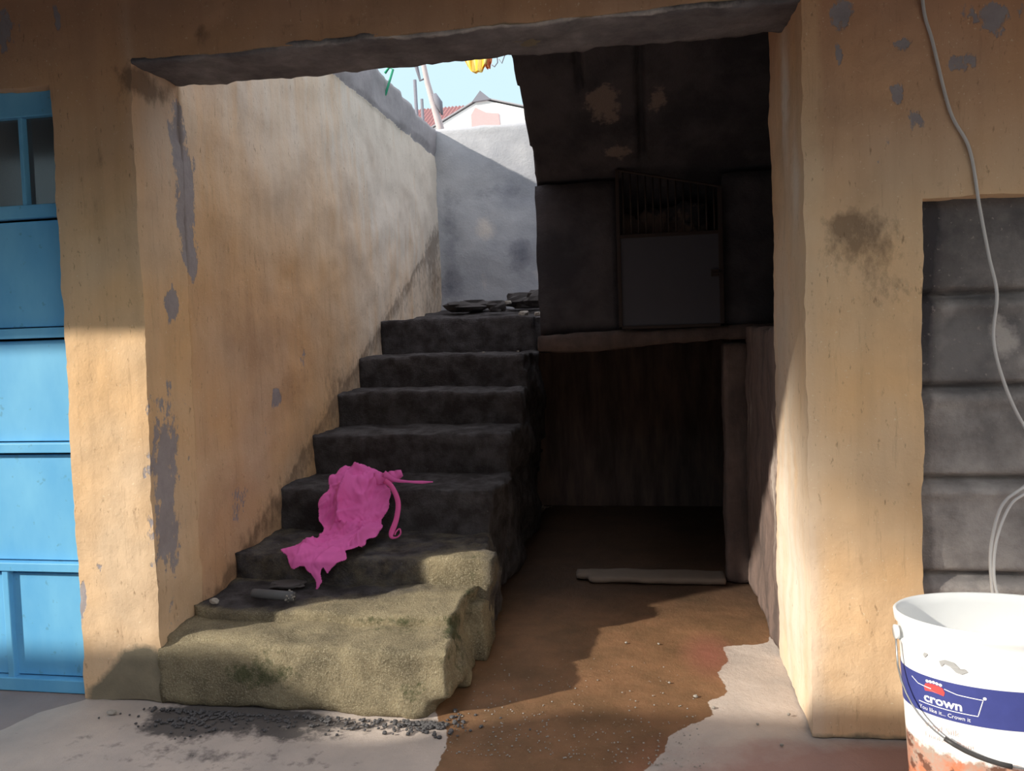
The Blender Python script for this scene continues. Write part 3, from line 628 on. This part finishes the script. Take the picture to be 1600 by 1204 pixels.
def wrap_text(txt, size, th0, z0, mat, name, d_=.0022, slope=0.0, sx=1.0, bold=0.0):
    cu = bpy.data.curves.new('t', 'FONT'); cu.body = txt; cu.size = size; cu.offset = bold; cu.resolution_u = 2
    to = bpy.data.objects.new('t', cu); COL.objects.link(to); bpy.context.view_layer.update()
    me = bpy.data.meshes.new_from_object(to.evaluated_get(bpy.context.evaluated_depsgraph_get()))
    bpy.data.objects.remove(to); bpy.data.curves.remove(cu)
    vs = []
    for v in me.vertices:
        x, y = v.co.x*sx, v.co.y
        # arc length on the squeezed ring, walked to the right as the viewer reads
        r_ = brad(z0); th = th0
        vs.append((x, y))
    ths = np.linspace(th0-.3, th0+3.0, 1500); r_ = brad(z0)
    px_ = np.cos(ths)*r_; py_ = np.sin(ths)*r_*SQ; al = np.concatenate([[0], np.cumsum(np.hypot(np.diff(px_), np.diff(py_)))])
    a0 = np.interp(th0, ths, al); out = []
    for x, y in vs:
        th = np.interp(a0+x, al, ths); z = z0+y+slope*x; out.append(bp(th, z, d_ + .0025*math.sin(th*3+1)*(z/.5)))
    fs = [list(p.vertices) for p in me.polygons]; bpy.data.meshes.remove(me)
    return mk(name, out, fs, mat, bk)
TH = math.pi*1.155
wrap_text('crown', .029, TH, .333, M_lett, 'brand_lettering', bold=.0008, sx=1.05)
wrap_text('You like it... Crown it', .013, TH-.08, .312, M_lett, 'slogan_lettering', sx=.92)
M_faint = plain('faded_pink_print', srgb(236, 206, 200), 0.5)
wrap_text('Vinyl Silk', .020, TH-.02, .272, M_faint, 'product_lettering')
wrap_text('Emulsion Paint', .017, TH-.02, .250, M_faint, 'product_lettering')
def poly_on(pts, mat, name, d_=.0024):
    ths = np.linspace(TH-.5, TH+3.0, 1500); r_ = brad(.34); al = np.concatenate([[0], np.cumsum(np.hypot(np.diff(np.cos(ths)*r_), np.diff(np.sin(ths)*r_*SQ)))]); a0 = np.interp(TH, ths, al)
    vs = []
    for x, z in pts: th = np.interp(a0+x, al, ths); vs.append(bp(th, z, d_+.0025*math.sin(th*3+1)*(z/.5)))
    return vs
def stroke(pts, w, mat, name):
    vs = []; fs = []
    P = []
    for (a, b) in zip(pts[:-1], pts[1:]):
        for k in range(8): P.append((a[0]+(b[0]-a[0])*k/8, a[1]+(b[1]-a[1])*k/8))
    P.append(pts[-1])
    for i, p in enumerate(P):
        q = P[min(i+1, len(P)-1)]; r = P[max(i-1, 0)]; dx, dz = q[0]-r[0], q[1]-r[1]; L = math.hypot(dx, dz) or 1
        vs += [(p[0]-dz/L*w/2, p[1]+dx/L*w/2), (p[0]+dz/L*w/2, p[1]-dx/L*w/2)]
    for i in range(len(P)-1): fs.append((2*i, 2*i+1, 2*i+3, 2*i+2))
    return mk(name, poly_on(vs, None, ''), fs, mat, bk)
stroke([(-.028, .378), (-.012, .368), (.018, .366)], .0018, M_lett, 'label_outline')
stroke([(.045, .374), (.07, .368), (.118, .366), (.108, .328), (-.012, .328)], .0018, M_lett, 'label_outline')
g_ = [(.006+.036*i/8, .3575+.008*j) for i in range(9) for j in range(2)]
mk('crown_emblem', poly_on([(.004, .357), (.014, .359), (.024, .360), (.034, .359), (.044, .357), (.046, .366), (.042, .3745), (.034, .377), (.024, .378), (.014, .377), (.006, .3745), (.002, .366)], None, ''), [tuple(range(12))], M_red, bk)
for xx in (.010, .017, .024, .031, .038):
    c_ = [(xx+.0036*math.cos(a), .3825+.0036*math.sin(a)-abs(xx-.024)*.12) for a in np.linspace(0, 2*math.pi, 9)[:-1]]
    mk('emblem_dot', poly_on(c_, None, ''), [tuple(range(8))], M_lett, bk)
c_ = [(.121+.0035*math.cos(a), .370+.0035*math.sin(a)) for a in np.linspace(0, 2*math.pi, 11)[:-1]]
mk('emblem_dot', poly_on(c_, None, ''), [tuple(range(10))], M_lett, bk)
# torn grey strip under the rim
M_torn = plain('dried_grey_paint', srgb(168, 168, 168), .7)
for P_ in ([(.035,.452),(.046,.458),(.058,.456),(.066,.448),(.060,.446),(.050,.448),(.042,.446)], [(.038,.436),(.050,.442),(.066,.440),(.078,.428),(.086,.430),(.092,.424),(.080,.416),(.070,.418),(.060,.428),(.048,.432),(.042,.424)], [(.005,.440),(.010,.450),(.016,.444),(.008,.434)]):
    o_ = mk('torn_patch', poly_on(P_, None, '', .0035), [tuple(range(len(P_)))], M_torn, bk); o_['label'] = 'grey torn patch'
# handle and ears
for s_ in (math.pi*1.02, 0.02):
    p_ = Vector(bp(s_, .468, .006)); e_ = MB().tube([p_+Vector((-.0 if s_ < 1 else .0, 0, 0)), p_+Vector((math.cos(s_)*.008, 0, 0))], .016, 16).build('handle_ear', M_white, bk, True)
hp = []
for k in range(33):
    t = k/32; th = math.pi*1.02+(math.pi*.96)*t; sag = math.sin(math.pi*t)**.5
    p_ = bp(th, .468-.235*sag, .012+.020*sag); hp.append(p_)
MB().tube(hp, .0022, 8).build('wire_handle', M_wire, bk, True)
MB().tube(hp[8:15], .0055, 10).build('handle_grip', M_grip, bk, True)

# ------------------------------------------------------------------ cables on the right
c1 = catmull([(.745, -.004, 2.26), (.755, -.006, 2.03), (.778, -.006, 1.928), (.82, -.007, 1.741), (.867, -.008, 1.637), (.89, -.010, 1.484), (.909, -.02, 1.348), (.924, -.03, 1.246), (.915, -.03, 1.127), (.942, -.03, 1.006), (.989, -.03, .894), (1.06, -.02, .80), (1.15, .03, .77), (1.19, .06, .77)], 8)
tag(MB().tube(c1, .0046, 8).build('hanging_cable', M_cable, None, True), 'white cable running down the wall and across the grey stone blocks', 'cable')
c2 = catmull([(1.19, .06, .77), (1.13, -.02, .79), (1.02, -.12, .80), (.915, -.2, .765), (.864, -.2, .717), (.84, -.2, .62), (.84, -.2, .526), (.855, -.2, .43), (.90, -.22, .35), (.96, -.2, .30)], 8)
tag(MB().tube(c2, .0040, 8).build('looped_cable', M_cable, None, True), 'left strand of the white cable loop drooping behind the bucket', 'cable', 'drooping cable loops')
c3 = catmull([(1.19, .06, .76), (1.12, -.06, .775), (1.0, -.2, .79), (.893, -.25, .757), (.858, -.25, .721), (.83, -.25, .634), (.828, -.25, .535), (.857, -.25, .450), (.892, -.25, .40), (.95, -.25, .36)], 8)
tag(MB().tube(c3, .0034, 8).build('looped_cable', M_cable, None, True), 'thinner strand of the white cable loop crossing over the bucket mouth', 'cable', 'drooping cable loops')

# ------------------------------------------------------------------ beyond the back wall
tag(MB().tube([(-1.70, 2.6, 2.60), (-1.60, 2.6, 2.72), (-1.545, 2.6, 2.87), (-1.57, 2.6, 2.885), (-1.60, 2.6, 2.85)], .008, 8).build('green_pipe', M_green, None, True), 'thin bent green pipe rising over the sloping grey coping', 'pipe')
for (a_, b_, r_, lab) in (((-1.862, 4.2, 3.31), (-1.80, 4.2, -.1), .015, 'taller of the two thin grey posts behind the stair wall'), ((-1.807, 4.2, 3.147), (-1.75, 4.2, -.1), .013, 'shorter of the two thin grey posts behind the stair wall')):
    tag(MB().tube([a_, Vector(a_).lerp(Vector(b_), .5), b_], [r_, r_*1.1, r_], 8).build('grey_post', M_post, None, True), lab, 'post', 'posts behind the stair wall')
tag(MB().tube([(-2.31, 6, 4.5), (-2.30, 6, 4.19), (-2.236, 6, 3.846), (-2.113, 6, 3.363), (-1.95, 6, -.1)], [.022, .024, .03, .042, .05], 10).build('leaning_pole', M_pole, None, True), 'pale curved pole leaning beyond the back wall', 'pole')
tag(MB().tube([(-2.42, 6, 4.45), (-2.386, 6, 4.197), (-2.345, 6, 4.0), (-2.315, 6, 3.88), (-2.26, 6, 3.9)], [.02, .026, .02, .013, .01], 8).build('broken_branch', M_post, None, True), 'short grey branch stub hanging beside the leaning pole', 'branch')
tag(MB().tube([(-2.17, 6, 3.72), (-2.12, 6, 3.62), (-2.085, 6, 3.50)], [.03, .045, .01], 8).build('broken_branch', M_post, None, True), 'small grey stub on the right side of the leaning pole', 'branch')
cl = catmull([(-4.0, 5, 3.95), (-1.6, 5, 3.84), (-1.0, 5, 3.86), (1.5, 5, 4.0)], 8)
tag(MB().tube(cl, .004, 6).tube([(-4, 5, -.1), (-4, 5, 4)], .03).tube([(1.5, 5, -.1), (1.5, 5, 4.05)], .03).build('clothesline', M_post, None, True), 'clothesline strung beyond the back wall', 'clothesline')
# yellow striped cloth folded over the line
def hung(name, x0, x1, z0, y, mat, parent=None, drop=.26):
    vs = []; fs = []; n1, n2 = 28, 16
    for side in (0, 1):
        for i in range(n1+1):
            for j in range(n2+1):
                u = i/n1; t = j/n2; xm = (x0+x1)/2; wdt = (x1-x0)*(.72+.28*math.sin(math.pi*min(1, t*.9+.1)))
                x = xm+(u-.5)*wdt; z = z0-drop*t*(1-.25*abs(2*u-1)**3)
                yy = y+(.015+.012*t)*(1 if side else -1)+.018*math.sin(u*19)*t; vs.append((x, yy, z))
    for side in (0, 1):
        b = side*(n1+1)*(n2+1)
        for i in range(n1):
            for j in range(n2): fs.append((b+i*(n2+1)+j, b+(i+1)*(n2+1)+j, b+(i+1)*(n2+1)+j+1, b+i*(n2+1)+j+1))
    b = (n1+1)*(n2+1)
    for i in range(n1): fs.append((i*(n2+1), (i+1)*(n2+1), b+(i+1)*(n2+1), b+i*(n2+1)))
    return mk(name, vs, fs, mat, parent, smooth=True)
yc_ = empty('yellow_cloth', (-1.49, 5, 3.58)); tag(yc_, 'yellow striped cloth hanging on the clothesline against the sky', 'cloth')
hung('cloth_body', -1.61, -1.37, 3.85, 5, M_yel, yc_)
o_ = hung('orange_side', -1.44, -1.345, 3.85, 5.04, M_orange, yc_, .22); o_['label'] = 'orange side panel'
for x_, z_, r_, lab in ((-1.30, 3.66, .05, 'small grey hook nearer the yellow cloth'), (-1.23, 3.72, .1, 'taller grey hook further right of the yellow cloth')):
    tag(MB().tube([(x_, 5, 3.86), (x_+.01, 5, z_), (x_-.02, 5, z_-r_*.7), (x_-.045, 5, z_-r_*.3)], .006, 6).build('line_hook', M_post, None, True), lab, 'hook', 'hooks on the clothesline')
# gabled house far behind
hs = empty('gabled_house', (-4.4, 20, 0)); tag(hs, 'white gabled house with a thin roof edge far beyond the back wall', 'house')
g = MB(); g.add([(-6.1, 20, 0), (-2.3, 20, 0), (-2.3, 20, 7.1), (-4.45, 20, 7.72), (-6.1, 20, 6.9), (-6.1, 26, 0), (-2.3, 26, 0), (-2.3, 26, 7.1), (-4.45, 26, 7.72), (-6.1, 26, 6.9)],
      [(0, 1, 2, 3, 4), (9, 8, 7, 6, 5), (0, 5, 6, 1), (1, 6, 7, 2), (2, 7, 8, 3), (3, 8, 9, 4), (4, 9, 5, 0)]).build('gable_wall', M_gable, hs)
g = MB()
for a_, b_ in (((-6.4, 6.78), (-4.45, 7.76)), ((-4.45, 7.76), (-2.0, 7.08))):
    g.add([(a_[0], 19.93, a_[1]), (b_[0], 19.93, b_[1]), (b_[0], 26.3, b_[1]), (a_[0], 26.3, a_[1]), (a_[0], 19.93, a_[1]+.03), (b_[0], 19.93, b_[1]+.03), (b_[0], 26.3, b_[1]+.03), (a_[0], 26.3, a_[1]+.03)],
          [(0, 3, 2, 1), (4, 5, 6, 7), (0, 1, 5, 4), (1, 2, 6, 5), (2, 3, 7, 6), (3, 0, 4, 7)])
g.build('roof', plain('pale_roof_edge', srgb(170, 170, 176), .8), hs)
MB().add([(-4.7, 19.9, 7.64), (-4.15, 19.9, 7.68), (-4.45, 19.9, 7.94), (-4.7, 20.3, 7.64), (-4.15, 20.3, 7.68), (-4.45, 20.3, 7.94)], [(0, 1, 2), (5, 4, 3), (0, 3, 4, 1), (1, 4, 5, 2), (2, 5, 3, 0)]).build('ridge_cap', M_post, hs)
MB().add([(-4.75, 19.97, 6.6), (-3.9, 19.97, 6.6), (-3.95, 19.97, 7.28), (-4.3, 19.97, 7.33), (-4.62, 19.97, 7.5), (-4.75, 19.97, 7.3), (-4.75, 20, 6.6), (-3.9, 20, 6.6), (-3.95, 20, 7.28), (-4.3, 20, 7.33), (-4.62, 20, 7.5), (-4.75, 20, 7.3)],
     [(0, 1, 2, 3, 4, 5), (11, 10, 9, 8, 7, 6), (0, 6, 7, 1), (1, 7, 8, 2), (2, 8, 9, 3), (3, 9, 10, 4), (4, 10, 11, 5), (5, 11, 6, 0)]).build('pink_patch', M_gpink, hs)
rh = empty('iron_roofed_house', (-9.8, 29, 0)); tag(rh, 'low house with a faded red iron roof left of the white gabled house', 'house')
MB().box((-13.0, 28.5, 0), (-6.6, 34, 9.05)).build('house_wall', M_gable, rh)
g = MB()
for k in range(46):
    x_ = -13.4+k*.155
    g.add([(x_, 28, 9.0), (x_+.0775, 28, 9.06), (x_+.155, 28, 9.0), (x_, 31, 10.7), (x_+.0775, 31, 10.76), (x_+.155, 31, 10.7)], [(0, 1, 4, 3), (1, 2, 5, 4)])
o_ = g.build('iron_roof', M_roof, rh); m_ = o_.modifiers.new('thickness', 'SOLIDIFY'); m_.thickness = .04

# ------------------------------------------------------------------ street side: unseen canopy and wall added to shade the front, outlines set by the shadows
CP = [(-9, -.02), (-9, -1.01), (-5, -1.01), (0, -1.01), (4, -1.01), (4, -.02)]
g = MB(); nC = len(CP)
g.add([(x, y, 2.42) for x, y in CP]+[(x, y, 2.52) for x, y in CP], [tuple(range(nC)), tuple(range(2*nC-1, nC-1, -1))]+[(i, i+nC, (i+1) % nC+nC, (i+1) % nC) for i in range(nC)])
for (a_, b_) in zip(CP[1:4], CP[2:5]):      # added fascia along the canopy edge, keeps light off the upper wall
    d_ = Vector((b_[0]-a_[0], b_[1]-a_[1], 0)).normalized(); n_ = Vector((-d_.y, d_.x, 0))*.03
    q = [Vector((a_[0], a_[1], 0)), Vector((b_[0], b_[1], 0)), Vector((b_[0], b_[1], 0))+n_, Vector((a_[0], a_[1], 0))+n_]
    g.add([(p.x, p.y, z) for z in (2.10, 2.45) for p in q], [(0, 3, 2, 1), (4, 5, 6, 7), (0, 1, 5, 4), (1, 2, 6, 5), (2, 3, 7, 6), (3, 0, 4, 7)])
tag(g.build('ceiling_shade_canopy', M_dark), kind='structure')
WP = [(-9, 0), (-9, 1.74), (-4.02, 1.74), (-3.86, 1.60), (-3.72, 1.44), (-3.30, 1.42), (-3.12, 1.64), (-1.95, 1.66), (-1.9, 0)]  # made-up wall, top outline drawn back from the low shadows
nC = len(WP); g = MB()
g.add([(x, -1.8, z) for x, z in WP]+[(x, -1.95, z) for x, z in WP], [tuple(range(nC)), tuple(range(2*nC-1, nC-1, -1))]+[(i, i+nC, (i+1) % nC+nC, (i+1) % nC) for i in range(nC)])
tag(g.build('wall_sun_block', M_soot), kind='structure')

tag(MB().box((-7.5, -9.0, 0), (12, -8.0, 4.5)).build('wall_sky_block', M_dark), kind='structure')  # added unseen wall, blocks sky light from the street side
tag(MB().box((4.0, -8.0, 0), (4.3, .2, 5.0)).build('wall_street_end', M_gable), kind='structure')

# unseen tree added across the street: its crown shades the right pillar softly
tr = empty('shade_tree', (-11.5, -10, 0)); tag(tr, 'unseen broad leafy tree added across the street to shade the right pillar', 'tree')
MB().tube(catmull([(-11.5, -10, -.1), (-11.45, -10, 4), (-11.8, -10, 8), (-12.4, -10, 11)], 5), [.32 - .008*k for k in range(16)], 10).build('shade_tree_trunk', plain('shade_tree_bark', srgb(92, 74, 60), .95), tr, True)
g = MB(); rt_ = random.Random(11)
for k in range(1500):
    d_ = Vector((rt_.gauss(0, 1), rt_.gauss(0, 1), rt_.gauss(0, 1))).normalized()*(rt_.random()**.4)
    c_ = Vector((-12.6+d_.x*3.15, -10+d_.y*2.4, 11.6+d_.z*2.8)); pebble(c_, .16+.2*rt_.random(), g, 5000+k)
g.build('crown', plain('shade_tree_leaf_green', srgb(70, 96, 50), .8, var=.4, scale=3), tr)
